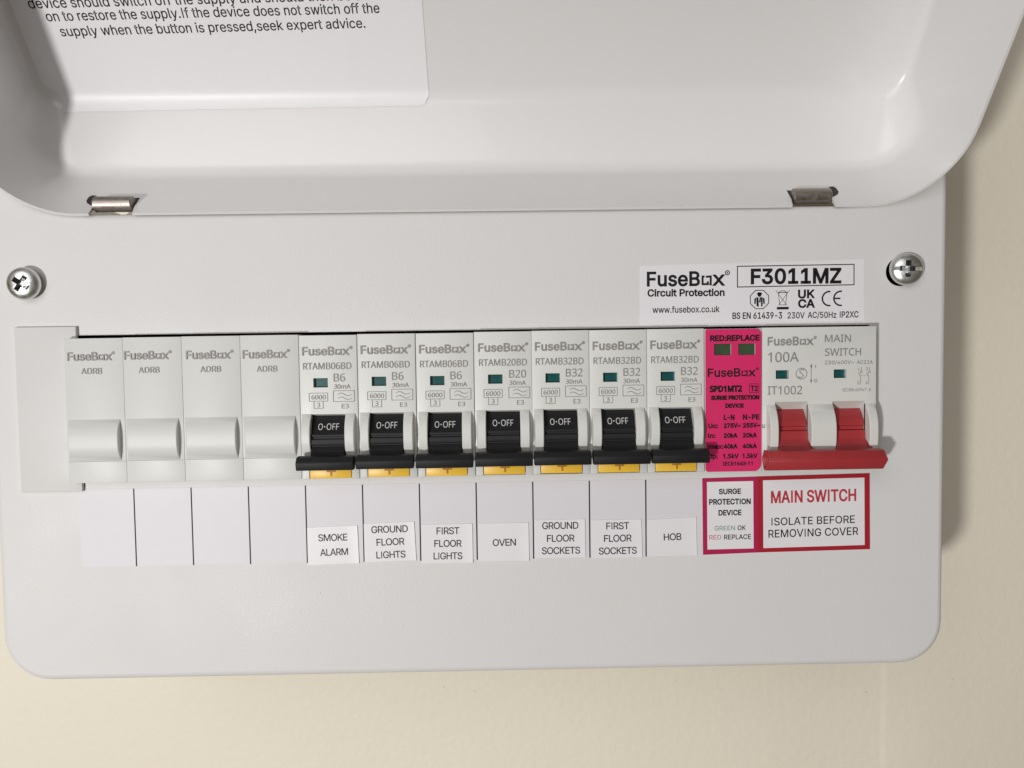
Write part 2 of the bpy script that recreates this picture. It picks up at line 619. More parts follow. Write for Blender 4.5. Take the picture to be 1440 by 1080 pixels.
AP = (-135.4, 115.5, -35.35, 10.85)     # aperture for the modules
aper = [(AP[0], AP[2] - 1.9), (AP[0] + 1.2, AP[2] - 1.9), (AP[0] + 1.2, AP[2]), (AP[1], AP[2]), (AP[1], AP[3]), (AP[0], AP[3])]
holes = [aper, circle(124.9, 27.4, 4.5), circle(-149.3, 27.1, 3.6)]
mb = MB()
bm = mb.bm
# outline: rounded lower corners, the upper edge scooped to clear the open lid
low = rounded(XL, XR, ZB, 60.0, (15.0, 14.0, 0, 0), 10)
low = [p for p in low if p[1] < 59.9]
scoop = [(0.0, 62.0), (1.0, 63.2), (2.5, 63.0), (4.5, 61.0), (8.0, 57.6), (12.0, 54.4), (17.0, 51.8), (24.0, 49.8), (34.0, 48.6)]
OUT = low + [(XR - d, z) for d, z in scoop] + [(XL + d, z) for d, z in reversed(scoop)]


def inset(pts, d):
    n = len(pts)
    out = []
    for i in range(n):
        a, p, b = Vector(pts[i - 1]), Vector(pts[i]), Vector(pts[(i + 1) % n])
        e1, e2 = (p - a).normalized(), (b - p).normalized()
        n1, n2 = Vector((-e1.y, e1.x)), Vector((-e2.y, e2.x))
        m = (n1 + n2)
        m = m / m.dot(n1)
        q = p + m * d
        out.append((q.x, q.y))
    return out


rings = []
BV = 2.0
for k in range(6):
    a = math.pi / 2 * k / 5
    ins = BV * (1 - math.sin(a))
    y = BV * (1 - math.cos(a))
    rings.append([bm.verts.new((x, y, z)) for x, z in inset(OUT, ins)])
for y in (40.0, WY - 1.0):
    rings.append([bm.verts.new((x, y, z)) for x, z in OUT])
for a, b in zip(rings, rings[1:]):
    for i in range(len(a)):
        j = (i + 1) % len(a)
        bm.faces.new((a[i], a[j], b[j], b[i]))
H = [[bm.verts.new((x, 0, z)) for x, z in h] for h in holes]
fill_holes(bm, [rings[0]] + H)
for h in H:
    hb = [bm.verts.new((v.co.x, 1.4, v.co.z)) for v in h]
    for i in range(len(h)):
        j = (i + 1) % len(h)
        bm.faces.new((h[i], h[j], hb[j], hb[i]))
bm.faces.new(rings[-1][::-1])
cover = U(mb.build('front_cover', M['steel_white'], smooth=40))
for p in cover.data.polygons:
    if abs(p.normal.y) > 0.999:
        p.use_smooth = False
# near-black sheet: painted shade in the box behind aperture and screw holes
mb = MB()
mb.box(XL + 6, XR - 6, 34.0, 35.0, ZB + 8, ZT - 6)
U(mb.build('box_shade', M['dark'], smooth=0))

# ---- screws
def screw(cx, cz, spin, tilt, slot, label, y=-2.4):
    n = 40
    R = 5.05
    prof = [(0.0, 2.4), (1.2, 2.38), (2.4, 2.28), (3.4, 2.05), (4.2, 1.7), (4.75, 1.2), (5.05, 0.55), (5.05, 0.1), (4.7, -0.15)]
    mb = MB()
    bm = mb.bm
    top = bm.verts.new((0, -prof[0][1], 0))
    rr = [[bm.verts.new((r * math.cos(2 * math.pi * k / n), -h, r * math.sin(2 * math.pi * k / n))) for k in range(n)] for r, h in prof[1:]]
    for k in range(n):
        bm.faces.new((top, rr[0][k], rr[0][(k + 1) % n]))
        for a, b in zip(rr, rr[1:]):
            bm.faces.new((a[k], b[k], b[(k + 1) % n], a[(k + 1) % n]))
    bm.faces.new(rr[-1][::-1])
    me = raw(mb)
    cs = []
    for q in range(2):
        c = MB()
        w0, w1, l0, l1 = 1.0, 0.4, 3.4, 1.1
        pts0 = [(-l0, -w0), (l0, -w0), (l0, w0), (-l0, w0)]
        pts1 = [(-l1, -w1), (l1, -w1), (l1, w1), (-l1, w1)]
        if q:
            pts0 = [(b, a) for a, b in pts0]
            pts1 = [(b, a) for a, b in pts1]
        a = [c.bm.verts.new((x, -3.4, z)) for x, z in pts0]
        b = [c.bm.verts.new((x, 0.0, z)) for x, z in pts1]
        for i in range(4):
            j = (i + 1) % 4
            c.bm.faces.new((a[i], a[j], b[j], b[i]))
        c.bm.faces.new(a)
        c.bm.faces.new(b)
        cs.append(raw(c))
    if slot:
        c = MB()
        c.box(-6, 6, -4, -1.7, -0.6, 0.6)
        cs.append(raw(c))
    me = cut(me, cs)
    mb = MB().add_mesh(me)
    for f in mb.bm.faces:                              # shade in the cross recess, painted as darker zinc
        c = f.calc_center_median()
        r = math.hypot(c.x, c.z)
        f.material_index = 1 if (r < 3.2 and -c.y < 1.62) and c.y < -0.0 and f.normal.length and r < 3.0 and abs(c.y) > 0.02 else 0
    # shank running back through the hole
    nn = 18
    mb2 = [[mb.bm.verts.new((1.9 * math.cos(2 * math.pi * k / nn), yy, 1.9 * math.sin(2 * math.pi * k / nn))) for k in range(nn)] for yy in (-0.1, 14.0)]
    for k in range(nn):
        mb.bm.faces.new((mb2[0][k], mb2[0][(k + 1) % nn], mb2[1][(k + 1) % nn], mb2[1][k]))
    Rm = Matrix.Rotation(math.radians(tilt[0]), 4, 'X') @ Matrix.Rotation(math.radians(tilt[1]), 4, 'Z') @ Matrix.Rotation(math.radians(spin), 4, 'Y')
    Rm = Matrix.Translation((cx, y, cz)) @ Rm
    bmesh.ops.transform(mb.bm, matrix=Rm, verts=mb.bm.verts[:])
    o = U(mb.build('cover_screw', M['zinc'], smooth=30, label=label))
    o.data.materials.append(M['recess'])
    return o


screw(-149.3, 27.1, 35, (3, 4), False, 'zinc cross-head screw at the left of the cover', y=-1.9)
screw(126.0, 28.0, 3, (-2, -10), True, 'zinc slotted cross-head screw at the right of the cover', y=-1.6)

# ------------------------------------------------------------------ lid
PHI = math.radians(37.5)
LO = Vector((0, -1.5, 48.45))
LU = Vector((0, -math.sin(PHI), math.cos(PHI)))
LB = Vector((0, math.cos(PHI), math.sin(PHI)))
LP = lambda x, u, s: Vector((x, 0, 0)) + LO + LU * u + LB * s
LXL, LXR, LTOP = -158.1, 138.7, 112.0


def fillet(pts, rads, n=7):
    out = [pts[0]]
    for i in range(1, len(pts) - 1):
        p = Vector(pts[i])
        a = (Vector(pts[i - 1]) - p)
        b = (Vector(pts[i + 1]) - p)
        a.normalize()
        b.normalize()
        ang = a.angle(b)
        d = rads[i] / math.tan(ang / 2)
        t0, t1 = p + a * d, p + b * d
        for k in range(n + 1):
            t = k / n
            out.append(tuple((t0 * (1 - t) + p * t) * (1 - t) + (p * (1 - t) + t1 * t) * t))
    out.append(pts[-1])
    return out


def resample(pts, n):
    L = [0]
    for a, b in zip(pts, pts[1:]):
        L.append(L[-1] + math.dist(a, b))
    out = []
    for k in range(n + 1):
        t = L[-1] * k / n
        i = max(j for j in range(len(L)) if L[j] <= t + 1e-9)
        i = min(i, len(pts) - 2)
        f = (t - L[i]) / (L[i + 1] - L[i])
        out.append(tuple(pts[i][q] + (pts[i + 1][q] - pts[i][q]) * f for q in range(2)))
    return out


SP = 42.4
hinge_prof = fillet([(0, 0), (25, 1.0), (SP, 20.0), (SP, 34.0)], [0, 9, 8, 0])          # (depth, up)
side_prof = fillet([(0, 0), (SP, 3.2), (SP, 16.0)], [0, 3.2, 0])
NC = 90
hp = resample(hinge_prof, NC)
KS = max(k for k in range(NC + 1) if hp[k][0] < 38.5)
_s0 = hp[KS][0]
_tail = [p for p in side_prof if p[0] > _s0]
sp = [(hp[k][0], 3.2 * hp[k][0] / SP) for k in range(KS)] + resample([(_s0, 3.2 * _s0 / SP)] + _tail, NC - KS)
mb = MB()
bm = mb.bm
cont = []
for k in range(NC + 1):
    sb, b = hp[k]
    ss, ii = sp[k]
    f = k / NC
    r = 25 * (1 - f) + 5 * f
    ring = []
    xl, xr, zb, zt = LXL + ii, LXR - ii, b, LTOP - ii
    NA = 14
    for (cx, cz, a0, lo, hi) in ((xl + r, zb + r, 180, ss, sb), (xr - r, zb + r, 270, sb, ss), (xr - r, zt - r, 0, ss, ss), (xl + r, zt - r, 90, ss, ss)):
        for q in range(NA + 1):
            a = math.radians(a0 + 90 * q / NA)
            t = q / NA
            t = t * t * (3 - 2 * t)
            ring.append(bm.verts.new(LP(cx + r * math.cos(a), cz + r * math.sin(a), lo + (hi - lo) * t)))
    cont.append(ring)
for a, b in zip(cont, cont[1:]):
    for i in range(len(a)):
        j = (i + 1) % len(a)
        bm.faces.new((a[i], a[j], b[j], b[i]))
bm.faces.new(cont[-1])
# face the hollow side (towards the viewer)
me = raw(mb)
nplate = max(me.polygons, key=lambda p: p.area).normal
side = 1 if nplate.dot(-LB) > 0 else -1


def solid(o):
    m = o.modifiers.new('s', 'SOLIDIFY')
    m.thickness = 0.8
    m.offset = -1 * side
    m.use_even_offset = True


me = evaluated(me, solid)
PINS = ((-128.8, -116.8, 1), (91.4, 103.4, -1))
cs = []
SLOTS = []
for a, b, sg in PINS:
    # slot for the knuckle with a round relief at its outer upper corner
    pts = [(b + 1.6, -2.0), (b + 0.6, 4.0), (b + 0.6, 9.6), (a - 0.9, 9.6), (a - 1.5, 10.8), (a - 2.3, 11.6), (a - 3.3, 11.7), (a - 4.0, 10.6), (a - 4.0, 8.4), (a - 3.2, 6.6), (a - 1.6, 5.2), (a - 0.3, 4.6), (a - 0.3, -2.0)]
    SLOTS.append((pts, sg, a, b))
    if sg < 0:
        pts = [(a + b - x, q) for x, q in reversed(pts)]
    c = MB()
    n = len(pts)
    lo = [c.bm.verts.new(LP(x, -4, q)) for x, q in pts]
    hi = [c.bm.verts.new(LP(x, 4, q)) for x, q in pts]
    for i in range(n):
        c.bm.faces.new((lo[i], lo[(i + 1) % n], hi[(i + 1) % n], hi[i]))
    c.bm.faces.new(lo[::-1])
    c.bm.faces.new(hi)
    cs.append(raw(c))
me = cut(me, cs)
mb = MB().add_mesh(me)
lid = U(mb.build('lid', M['lid_white'], smooth=60, label='raised glossy white lid seen from inside'))
for pts, sg, a, b in SLOTS:
    mb = MB()
    c = LP(0, 0.35, 5.3)
    mb.cyl_x(a, b, c.y, c.z, 2.45, 36, 0.25)
    U(mb.build('hinge_pin', M['nickel'], smooth=40))
    # near-black plug just under the slot, painting the shade of the open hole
    mb = MB()
    q = [(x, max(s_, 3.2)) for x, s_ in pts]
    if sg < 0:
        q = [(a + b - x, s_) for x, s_ in reversed(q)]
    hi = [mb.bm.verts.new(LP(x, 0.04 * s_ - 0.12, s_)) for x, s_ in q]
    lo = [mb.bm.verts.new(LP(x, 0.04 * s_ - 0.6, s_)) for x, s_ in q]
    for i in range(len(q)):
        j = (i + 1) % len(q)
        mb.bm.faces.new((lo[i], lo[j], hi[j], hi[i]))
    mb.bm.faces.new(hi)
    mb.bm.faces.new(lo[::-1])
    U(mb.build('slot_shade', M['dark'], smooth=0))

# ---- instruction sticker inside the lid, following the bend
SX0, SX1 = -152.0, -24.9
path = [p for p in resample(fillet([(0, 0), (25, 1.0), (SP, 20.0), (SP, 78.0)], [0, 9, 8, 0]), 700)]
plen = [0]
for p, q in zip(path, path[1:]):
    plen.append(plen[-1] + math.dist(p, q))


def on_lid(x, l, off):
    """point at arc length l along the hinge-wall profile, off mm above the paint"""
    i = min(range(len(plen)), key=lambda k: abs(plen[k] - l))
    i = max(1, min(len(path) - 2, i))
    s, u = path[i]
    ds, du = path[i + 1][0] - path[i - 1][0], path[i + 1][1] - path[i - 1][1]
    d = math.hypot(ds, du)
    return LP(x, u + ds / d * off, s - du / d * off)


l_start = min(range(len(path)), key=lambda k: abs(path[k][0] - 39.4))
l0s, l1s = plen[l_start], plen[-1] - 4
mb = MB()
bm = mb.bm
NU, NX = 60, 90
ridge = (-134.0, -49.5)
grid = []
for j in range(NU + 1):
    row = []
    l = l0s + (l1s - l0s) * (j / NU) ** 1.6
    for i in range(NX + 1):
        x = SX0 + (SX1 - SX0) * i / NX
        dl = l - l0s
        # rounded lower corners, slight tilt of the lower edge
        e = min(x - SX0, SX1 - x)
        lift = 0.0
        if e < 3.2:
            lift = 3.2 - math.sqrt(max(0, 3.2 ** 2 - (3.2 - e) ** 2))
        l_eff = l + lift * max(0, 1 - dl / 8.0) + (x - SX0) / (SX1 - SX0) * 1.0 * max(0, 1 - dl / 25)
        off = 0.16
        for q, rx in enumerate(ridge):
            d = x - (rx + dl * 0.07 * (-1 if q == 0 else -0.6))
            off += 0.16 * math.exp(-(d / 0.55) ** 2) * math.exp(-((dl - 4) / 16) ** 2)
        row.append(bm.verts.new(on_lid(x, l_eff, off)))
    grid.append(row)
# refine columns near the wrinkles is not needed: the grid is 1.4 mm wide
for j in range(NU):
    for i in range(NX):
        bm.faces.new((grid[j][i], grid[j][i + 1], grid[j + 1][i + 1], grid[j + 1][i]))
bm.normal_update()
warn = U(mb.build('instruction_label', M['lidpaper'], recalc=False, smooth=60, label='glossy white instruction sticker inside the raised lid'))
mb = MB()
mpl = lambda x, u: LP(x, u, SP - 0.22)
for s, a, b, c in LIDTXT:
    write(mb, mpl, s, a, b, c, 0.006)
o = mb.build('lettering', M['ink'], smooth=0, recalc=False)
o.parent = warn

# ------------------------------------------------------------------ modules
NH = 44.94                       # height of a module's nose
NX0, NZ0, PITCH = -136.53, -34.85, 18.0
NF = -5.0                        # nose front
zt = lambda t: NH - t            # local z from a distance below the nose top
nose = lambda x, t: Vector((x, NF - 0.035, NH - t))


def nose_map(x, z):              # surface coordinates: x and z measured up from the nose bottom
    return Vector((x, NF - 0.035, z))


def body_box(w, gap=0.06, bev=0.32):
    mb = MB()
    mb.box(gap, w - gap, NF, 30, 0, NH)
    fe = [e for e in mb.bm.edges if all(abs(v.co.y - NF) < 1e-4 for v in e.verts)]
    top = [e for e in fe if all(v.co.z > NH - 0.1 for v in e.verts)]
    rest = [e for e in fe if e not in top]
    bmesh.ops.bevel(mb.bm, geom=top + rest, offset=bev, segments=2, affect='EDGES', profile=0.5)
    for v in mb.bm.verts:        # the top edge rolls off more softly
        if v.co.z > NH - 0.45 and v.co.y < NF + 0.4:
            v.co.y += 0.30
            v.co.z -= 0.12
    return raw(mb)


def cbox(*a):
    m = MB()
    m.box(*a)
    return raw(m)


def hump(mb, x0, x1, z_hi, z_lo, h, lin=0.0, rin=0.0, n=16, p=2.0):
    """convex boss standing h proud of the nose between two heights; lin / rin lean its ends inwards"""
    prof = []
    for k in range(n + 1):
        a = k / n
        q = 1 - abs(2 * a - 1) ** p
        prof.append((NF - h * q, z_hi + (z_lo - z_hi) * a, q))
    prof = [(NF + 0.8, z_hi, 0)] + prof + [(NF + 0.8, z_lo, 0)]
    bm = mb.bm
    bev = 0.22
    L, L2, R2, R = [], [], [], []
    for y, z, q in prof:
        L.append(bm.verts.new((x0 + lin * q, y + bev * (q > 0), z)))
        L2.append(bm.verts.new((x0 + lin * q + bev, y, z)))
        R2.append(bm.verts.new((x1 - rin * q - bev, y, z)))
        R.append(bm.verts.new((x1 - rin * q, y + bev * (q > 0), z)))
    m = len(prof)
    for A, B in ((L, L2), (L2, R2), (R2, R)):
        for i in range(m - 1):
            bm.faces.new((A[i], A[i + 1], B[i + 1], B[i]))
    bm.faces.new(L)
    bm.faces.new(R[::-1])


def prism_poly(prof, x0, x1):
    m = MB()
    m.prism_x(prof, x0, x1)
    return raw(m)


# ---- blank module
bl_body = cut(body_box(18.0, 0.02, 0.16), [cbox(-1, 19, NF - 2, NF + 0.35, zt(38.32), zt(38.12))])
mb = MB().add_mesh(bl_body)
hump(mb, 0.45, 16.5, zt(25.3), zt(38.1), 1.9, lin=0.85, rin=0.0, p=2.6)
blank_me = mb.mesh('blank_housing')


def blank(i, label, fx, ax, tf, ta):
    t = thing('blank_module', label, 'blank module', (NX0 + i * PITCH + (-0.02, 0.0, 0.03, 0.0)[i], (0.10, 0.02, -0.05, 0.05)[i], NZ0 + (-0.12, -0.02, 0.06, 0.1)[i]), 'blank modules at the left end of the row')
    link('housing', blank_me, M['blank_plastic'], t)
    mb = MB()
    logo(mb, nose_map, (fx, zt(tf)), (fx + 13.5, zt(tf)), 2.45)
    write(mb, nose_map, 'ADRB', (ax, zt(ta)), (ax + 6.3, zt(ta)), 1.8)
    mb.build('lettering', M['grey_ink'], t, smooth=0, recalc=False)


blank(0, 'white blank module at the far left, next to the pale filler plate', 1.15, 5.2, 6.9, 11.1)
blank(1, 'white blank module, second from the left end of the row', 0.55, 4.8, 6.9, 11.1)
blank(2, 'white blank module, third from the left end of the row', 1.5, 5.7, 7.1, 11.2)
blank(3, 'white blank module directly left of the smoke alarm breaker', 0.85, 5.0, 7.2, 11.4)

# ---- circuit breaker (housing, toggle, test button, indicator: shared meshes)
OX0, OX1 = 3.5, 14.1
open_prof = [(NF - 6, zt(24.3)), (NF, zt(24.55)), (NF + 3.2, zt(25.6)), (8, zt(25.6)), (8, zt(41.3)), (NF - 6, zt(41.3))]
rc_body = cut(body_box(18.0), [
    cbox(4.3, 8.8, NF - 2, NF + 2.0, zt(16.3), zt(13.4)),
    prism_poly(open_prof, OX0, OX1),
    cbox(2.35, 15.65, NF - 2, NF + 2.5, -1, zt(40.9)),
])
mb = MB().add_mesh(rc_body)
hump(mb, 0.5, OX0, zt(24.5), zt(38.6), 3.0, lin=0.35, p=2.4)
hump(mb, OX1, 17.0, zt(24.5), zt(38.6), 3.0, p=2.4)
rc_me = mb.mesh('breaker_housing')


def Z(z):
    return z - NZ0


def toggle_profile(dz=0.0):
    p = [(3.0, -14.2), (-2.6, -14.9), (-3.3, -15.2), (-6.1, -20.35), (-6.75, -20.75), (-6.75, -21.3), (-6.1, -21.5), (-6.1, -22.0), (-6.85, -22.2),
         (-7.05, -23.4), (-6.85, -23.9), (-6.55, -24.1), (-6.6, -24.4), (-7.0, -24.8), (-7.6, -25.8), (-8.6, -26.9), (-9.6, -27.6), (-9.6, -30.5), (-2, -29.5), (3, -28)]
    return [(y, Z(z) + dz) for y, z in p]


mb = MB()
mb.prism_x(toggle_profile(), OX0 + 0.25, OX1 - 0.25)
hexp = [(-8.3, -27.6), (-9.5, -26.75), (-11.9, -26.95), (-13.2, -28.6), (-12.7, -30.9), (-9.9, -31.1), (-8.2, -29.6)]
b = MB()
b.prism_x([(y, Z(z)) for y, z in hexp], 0.22, 17.55)
bmesh.ops.bevel(b.bm, geom=[e for e in b.bm.edges], offset=0.28, segments=2, affect='EDGES', profile=0.5)
mb.add_mesh(raw(b))
tog_me = mb.mesh('breaker_toggle')
mb = MB()
mb.box(2.55, 15.45, NF - 0.05, 0, 0.25, zt(41.0) - 0.05, 0.25)
btn_me = mb.mesh('button')
mb = MB()
mb.box(7.7, 10.6, NF - 0.25, NF, 2.25, 2.7, 0.08, 1)
mb.box(8.9, 9.45, NF - 0.25, NF, 1.0, 2.26, 0.08, 1)
tmark_me = mb.mesh('t_mark')
mb = MB()
mb.box(4.3, 8.8, NF + 1.6, NF + 2.3, zt(16.3), zt(13.4))
ind_me = mb.mesh('flag', smooth=0)
# O.OFF on the slanted face of the toggle
ta, tb = Vector((0, -3.3, Z(-15.2))), Vector((0, -6.1, Z(-20.35)))
tdir = (tb - ta).normalized()
tn = Vector((0, -abs(tdir.z), abs(tdir.y) * 1)).normalized()
tn = Vector((0, tdir.z, -tdir.y))
if tn.y > 0:
    tn = -tn
mtog = lambda x, d: Vector((x, 0, 0)) + tb + tn * 0.04 - tdir * d
mb = MB()
write(mb, mtog, 'O', (5.55, 1.15), (6.95, 1.15), 2.1, 0.0, NOTO)
write(mb, mtog, 'OFF', (8.15, 1.15), (11.95, 1.15), 2.1, 0.0, NOTO)
poly(mb, mtog, [(7.35, 2.0), (7.7, 2.0), (7.7, 2.4), (7.35, 2.4)])
off_me = mb.mesh('off_text', recalc=False, smooth=0)


def breaker(i, code, amp, label, dx=0.0, dy=0.0, dz=0.0, lx=0.0):
    t = thing('circuit_breaker', label, 'circuit breaker', (NX0 + i * PITCH + dx, dy, NZ0 + dz), 'circuit breakers switched off in the row')
    link('housing', rc_me, M['plastic'], t)
    tg = link('toggle', tog_me, M['black'], t)
    link('lettering', off_me, M['pale_ink'], tg)
    bt = link('test_button', btn_me, M['yellow'], t)
    link('button_mark', tmark_me, M['yellow_dark'], bt)
    link('indicator', ind_me, M['teal'], t)
    mb = MB()
    S = nose_map
    logo(mb, S, (1.15 + lx, zt(6.3)), (15.6 + lx, zt(6.3)), 2.5)
    write(mb, S, code, (1.3 + lx, zt(10.7)), (16.1 + lx, zt(10.7)), 2.05, 0.0, NOTO)
    write(mb, S, amp, (10.6 + lx, zt(14.5)), ((14.1 if len(amp) == 2 else 15.8) + lx, zt(14.5)), 2.4, 0.0, NOTO)
    write(mb, S, '30mA', (10.6 + lx, zt(16.75)), (15.7 + lx, zt(16.75)), 1.35, 0.004, NOTO)
    rect_stroke(mb, S, 2.93, 8.6, zt(20.55), zt(18.05), 0.13)
    write(mb, S, '6000', (3.6, zt(20.0)), (8.0, zt(20.0)), 1.35, 0.004, NOTO)
    stroke(mb, S, [(4.35, zt(20.6)), (4.35, zt(22.8)), (7.2, zt(22.8)), (7.2, zt(20.6))], 0.13)
    write(mb, S, '3', (5.3, zt(22.45)), (6.2, zt(22.45)), 1.4, 0.004, NOTO)
    rect_stroke(mb, S, 10.4 + lx, 16.9 + lx, zt(20.75), zt(17.4), 0.13)
    for c, ph in ((18.55, 1), (19.75, 1)):
        stroke(mb, S, [(11.7 + lx + 4.3 * k / 16, zt(c) + 0.42 * math.sin(k / 16 * 2 * math.pi) * ph) for k in range(17)], 0.16)
    write(mb, S, 'E3', (12.9 + lx, zt(22.9)), (15.05 + lx, zt(22.9)), 1.35, 0.004, NOTO)
    mb.build('lettering', M['grey_ink'], t, smooth=0, recalc=False)


W = 'white breaker with black toggle, rated %s, above the %s label'
breaker(4, 'RTAMB06BD', 'B6', W % ('B6', 'SMOKE ALARM'), 0.0, 0.05, -0.15)
breaker(5, 'RTAMB06BD', 'B6', W % ('B6', 'GROUND FLOOR LIGHTS'), 0.05, 0.0, 0.05)
breaker(6, 'RTAMB06BD', 'B6', W % ('B6', 'FIRST FLOOR LIGHTS'), 0.1, 0.04, 0.0)
breaker(7, 'RTAMB20BD', 'B20', W % ('B20', 'OVEN'), 0.12, -0.02, 0.2, 0.25)
breaker(8, 'RTAMB32BD', 'B32', W % ('B32', 'GROUND FLOOR SOCKETS'), -0.02, 0.03, 0.3)
breaker(9, 'RTAMB32BD', 'B32', W % ('B32', 'FIRST FLOOR SOCKETS'), -0.08, 0.0, 0.25)
breaker(10, 'RTAMB32BD', 'B32', W % ('B32', 'HOB'), -0.12, -0.03, 0.3)

# ---- surge protector
t = thing('surge_protector', 'narrow surge protector with a bright pink front and two green windows', 'surge protector', (NX0 + 11 * PITCH, 0, NZ0 + 0.1))
wins = [(2.85, 8.15), (10.4, 15.7)]
me = cut(body_box(18.0), [cbox(a, b, NF - 2, NF + 1.2, zt(8.35), zt(4.8)) for a, b in wins])
MB().add_mesh(me).build('housing', M['plastic'], t)
me = sheet('front_label', rounded(0.12, 17.6, 0.15, NH - 0.25, (0.8, 2.2, 1.6, 0.4), 6), NF - 0.16, NF - 0.01, M['pink'], t, 'bright pink printed front',
           [[(a, zt(8.35)), (b, zt(8.35)), (b, zt(4.8)), (a, zt(4.8))] for a, b in wins])
for a, b in wins:
    m = MB()
    m.box(a, b, NF + 0.55, NF + 1.6, zt(8.35), zt(4.8))
    m.build('indicator', M['green'], t, smooth=0)
mb = MB()
S = lambda x, z: Vector((x, NF - 0.195, z))
for s, a, b, tt, c, bo in (
        ('RED:REPLACE', 1.7, 16.9, 3.85, 1.6, .03), ('SPD1MT2', 1.6, 11.4, 19.7, 1.75, .04), ('T2', 14.3, 16.4, 19.6, 1.6, .02),
        ('SURGE PROTECTION', 1.95, 16.8, 22.2, 1.2, .04), ('DEVICE', 6.4, 12.0, 24.7, 1.15, .04),
        ('L-N', 5.9, 9.1, 28.5, 1.5, .025), ('N-PE', 11.9, 16.9, 28.5, 1.5, .025),
        ('Uc:', 1.05, 3.9, 31.0, 1.3, .03), ('275V~', 5.9, 11.05, 31.0, 1.3, .03), ('255V~', 11.9, 17.2, 31.0, 1.3, .03),
        ('In:', .95, 3.1, 34.1, 1.3, .03), ('20kA', 5.9, 10.0, 34.1, 1.3, .03), ('20kA', 11.9, 16.1, 34.1, 1.3, .03),
        ('Imax:', .85, 5.6, 37.5, 1.3, .03), ('40kA', 5.9, 10.0, 37.5, 1.3, .03), ('40kA', 11.8, 16.1, 37.5, 1.3, .03),
        ('Up:', .95, 3.8, 40.6, 1.3, .03), ('1.5kV', 5.6, 10.4, 40.6, 1.3, .03), ('1.5kV', 11.7, 16.3, 40.6, 1.3, .03),
        ('IEC61643-11', 5.6, 14.8, 42.9, 1.15, .02)):
    write(mb, S, s, (a, zt(tt)), (b, zt(tt)), c, bo + 0.014, NOTO if '1' in s else 'Inter.woff2')
logo(mb, S, (0.95, zt(15.0)), (15.8, zt(15.0)), 2.5, 0.02)
rect_stroke(mb, S, 13.9, 16.8, zt(20.05), zt(17.4), 0.16)
mb.build('lettering', M['ink'], t, smooth=0, recalc=False)

# ---- main switch
t = thing('main_switch', 'wide white main switch with a red twin toggle bar', 'main switch', (NX0 + 12 * PITCH - 0.05, 0, NZ0 + 0.3))
OPN = [(4.1, 14.3), (22.1, 32.4)]
mprof = [(NF - 6, zt(23.0)), (NF, zt(23.3)), (NF + 3.6, zt(26.0)), (8, zt(26.0)), (8, zt(43.6)), (NF - 6, zt(43.6))]
me = cut(body_box(36.0), [cbox(4.3, 8.4, NF - 2, NF + 2.0, zt(16.2), zt(13.5)), cbox(22.5, 26.5, NF - 2, NF + 2.0, zt(16.2), zt(13.5)),
                          cbox(0.0, 1.0, NF - 2, NF + 1.5, zt(31.5), zt(30.3))] + [prism_poly(mprof, a, b) for a, b in OPN])
mb = MB().add_mesh(me)
for a, b, li, ri in ((1.3, 4.1, .3, 0), (14.3, 22.1, 0, 0), (32.4, 35.4, 0, .3)):
    hump(mb, a, b, zt(24.4), zt(41.8), 3.4, lin=li, rin=ri, p=2.6)
mb.build('housing', M['plastic'], t)
mb = MB()
mt = [(4.2, -14.0), (-0.6, -15.0), (-2.6, -16.6), (-4.3, -18.8), (-5.0, -20.2), (-5.1, -20.6), (-4.2, -20.9), (-4.2, -21.9), (-5.3, -22.15),
      (-5.6, -23.0), (-5.6, -24.4), (-5.9, -25.0), (-7.2, -26.3), (-9.4, -27.9), (-9.6, -31.5), (-2, -31), (3, -29)]
for a, b in OPN:
    mb.prism_x([(y, Z(z) - 0.35) for y, z in mt], a + 0.3, b - 0.3)
    # the arm spreads towards the bar
    for s0, s1 in ((a + 0.3, a - 0.25), (b - 0.3, b + 0.75)):
        lo = sorted((s0, s1))
        pr = [(-6.2, Z(-25.6)), (-9.4, Z(-28.0)), (-9.6, Z(-30.0)), (-8.2, Z(-30.0))]
        A = [mb.bm.verts.new((s0, y, z)) for y, z in pr]
        B = [mb.bm.verts.new((s0 if k == 0 else s1, y + 0.05, z)) for k, (y, z) in enumerate(pr)]
        for k in range(4):
            j = (k + 1) % 4
            try:
                mb.bm.faces.new((A[k], A[j], B[j], B[k]))
            except ValueError:
                pass
        mb.bm.faces.new(B)
mhex = [(-8.6, -30.2), (-10.2, -27.55), (-12.3, -27.9), (-14.0, -30.6), (-12.6, -33.6), (-10.0, -33.8)]
cyh = sum(p[0] for p in mhex) / 6
czh = sum(p[1] for p in mhex) / 6
b = MB()
x0, x1 = -1.35, 35.45
xe = [x1 - 0.9, x1 - 0.9, x1 - 0.5, x1, x1 - 0.9, x1 - 1.2]
out0 = [b.bm.verts.new((x0 + (0.4 if k in (2, 3) else 0), y, Z(z))) for k, (y, z) in enumerate(mhex)]
out1 = [b.bm.verts.new((xe[k], y, Z(z))) for k, (y, z) in enumerate(mhex)]
in0 = [b.bm.verts.new((x0 + (0.4 if k in (2, 3) else 0), cyh + (y - cyh) * 0.66, Z(czh + (z - czh) * 0.66))) for k, (y, z) in enumerate(mhex)]
in1 = [b.bm.verts.new((x0 + 3.0, cyh + (y - cyh) * 0.6, Z(czh + (z - czh) * 0.6))) for k, (y, z) in enumerate(mhex)]
for k in range(6):
    j = (k + 1) % 6
    b.bm.faces.new((out0[k], out0[j], out1[j], out1[k]))
    b.bm.faces.new((out0[k], in0[k], in0[j], out0[j]))
    b.bm.faces.new((in0[k], in1[k], in1[j], in0[j]))
b.bm.faces.new(in1)
b.bm.faces.new(out1)
bmesh.ops.bevel(b.bm, geom=[e for e in b.bm.edges], offset=0.22, segments=2, affect='EDGES', profile=0.5)
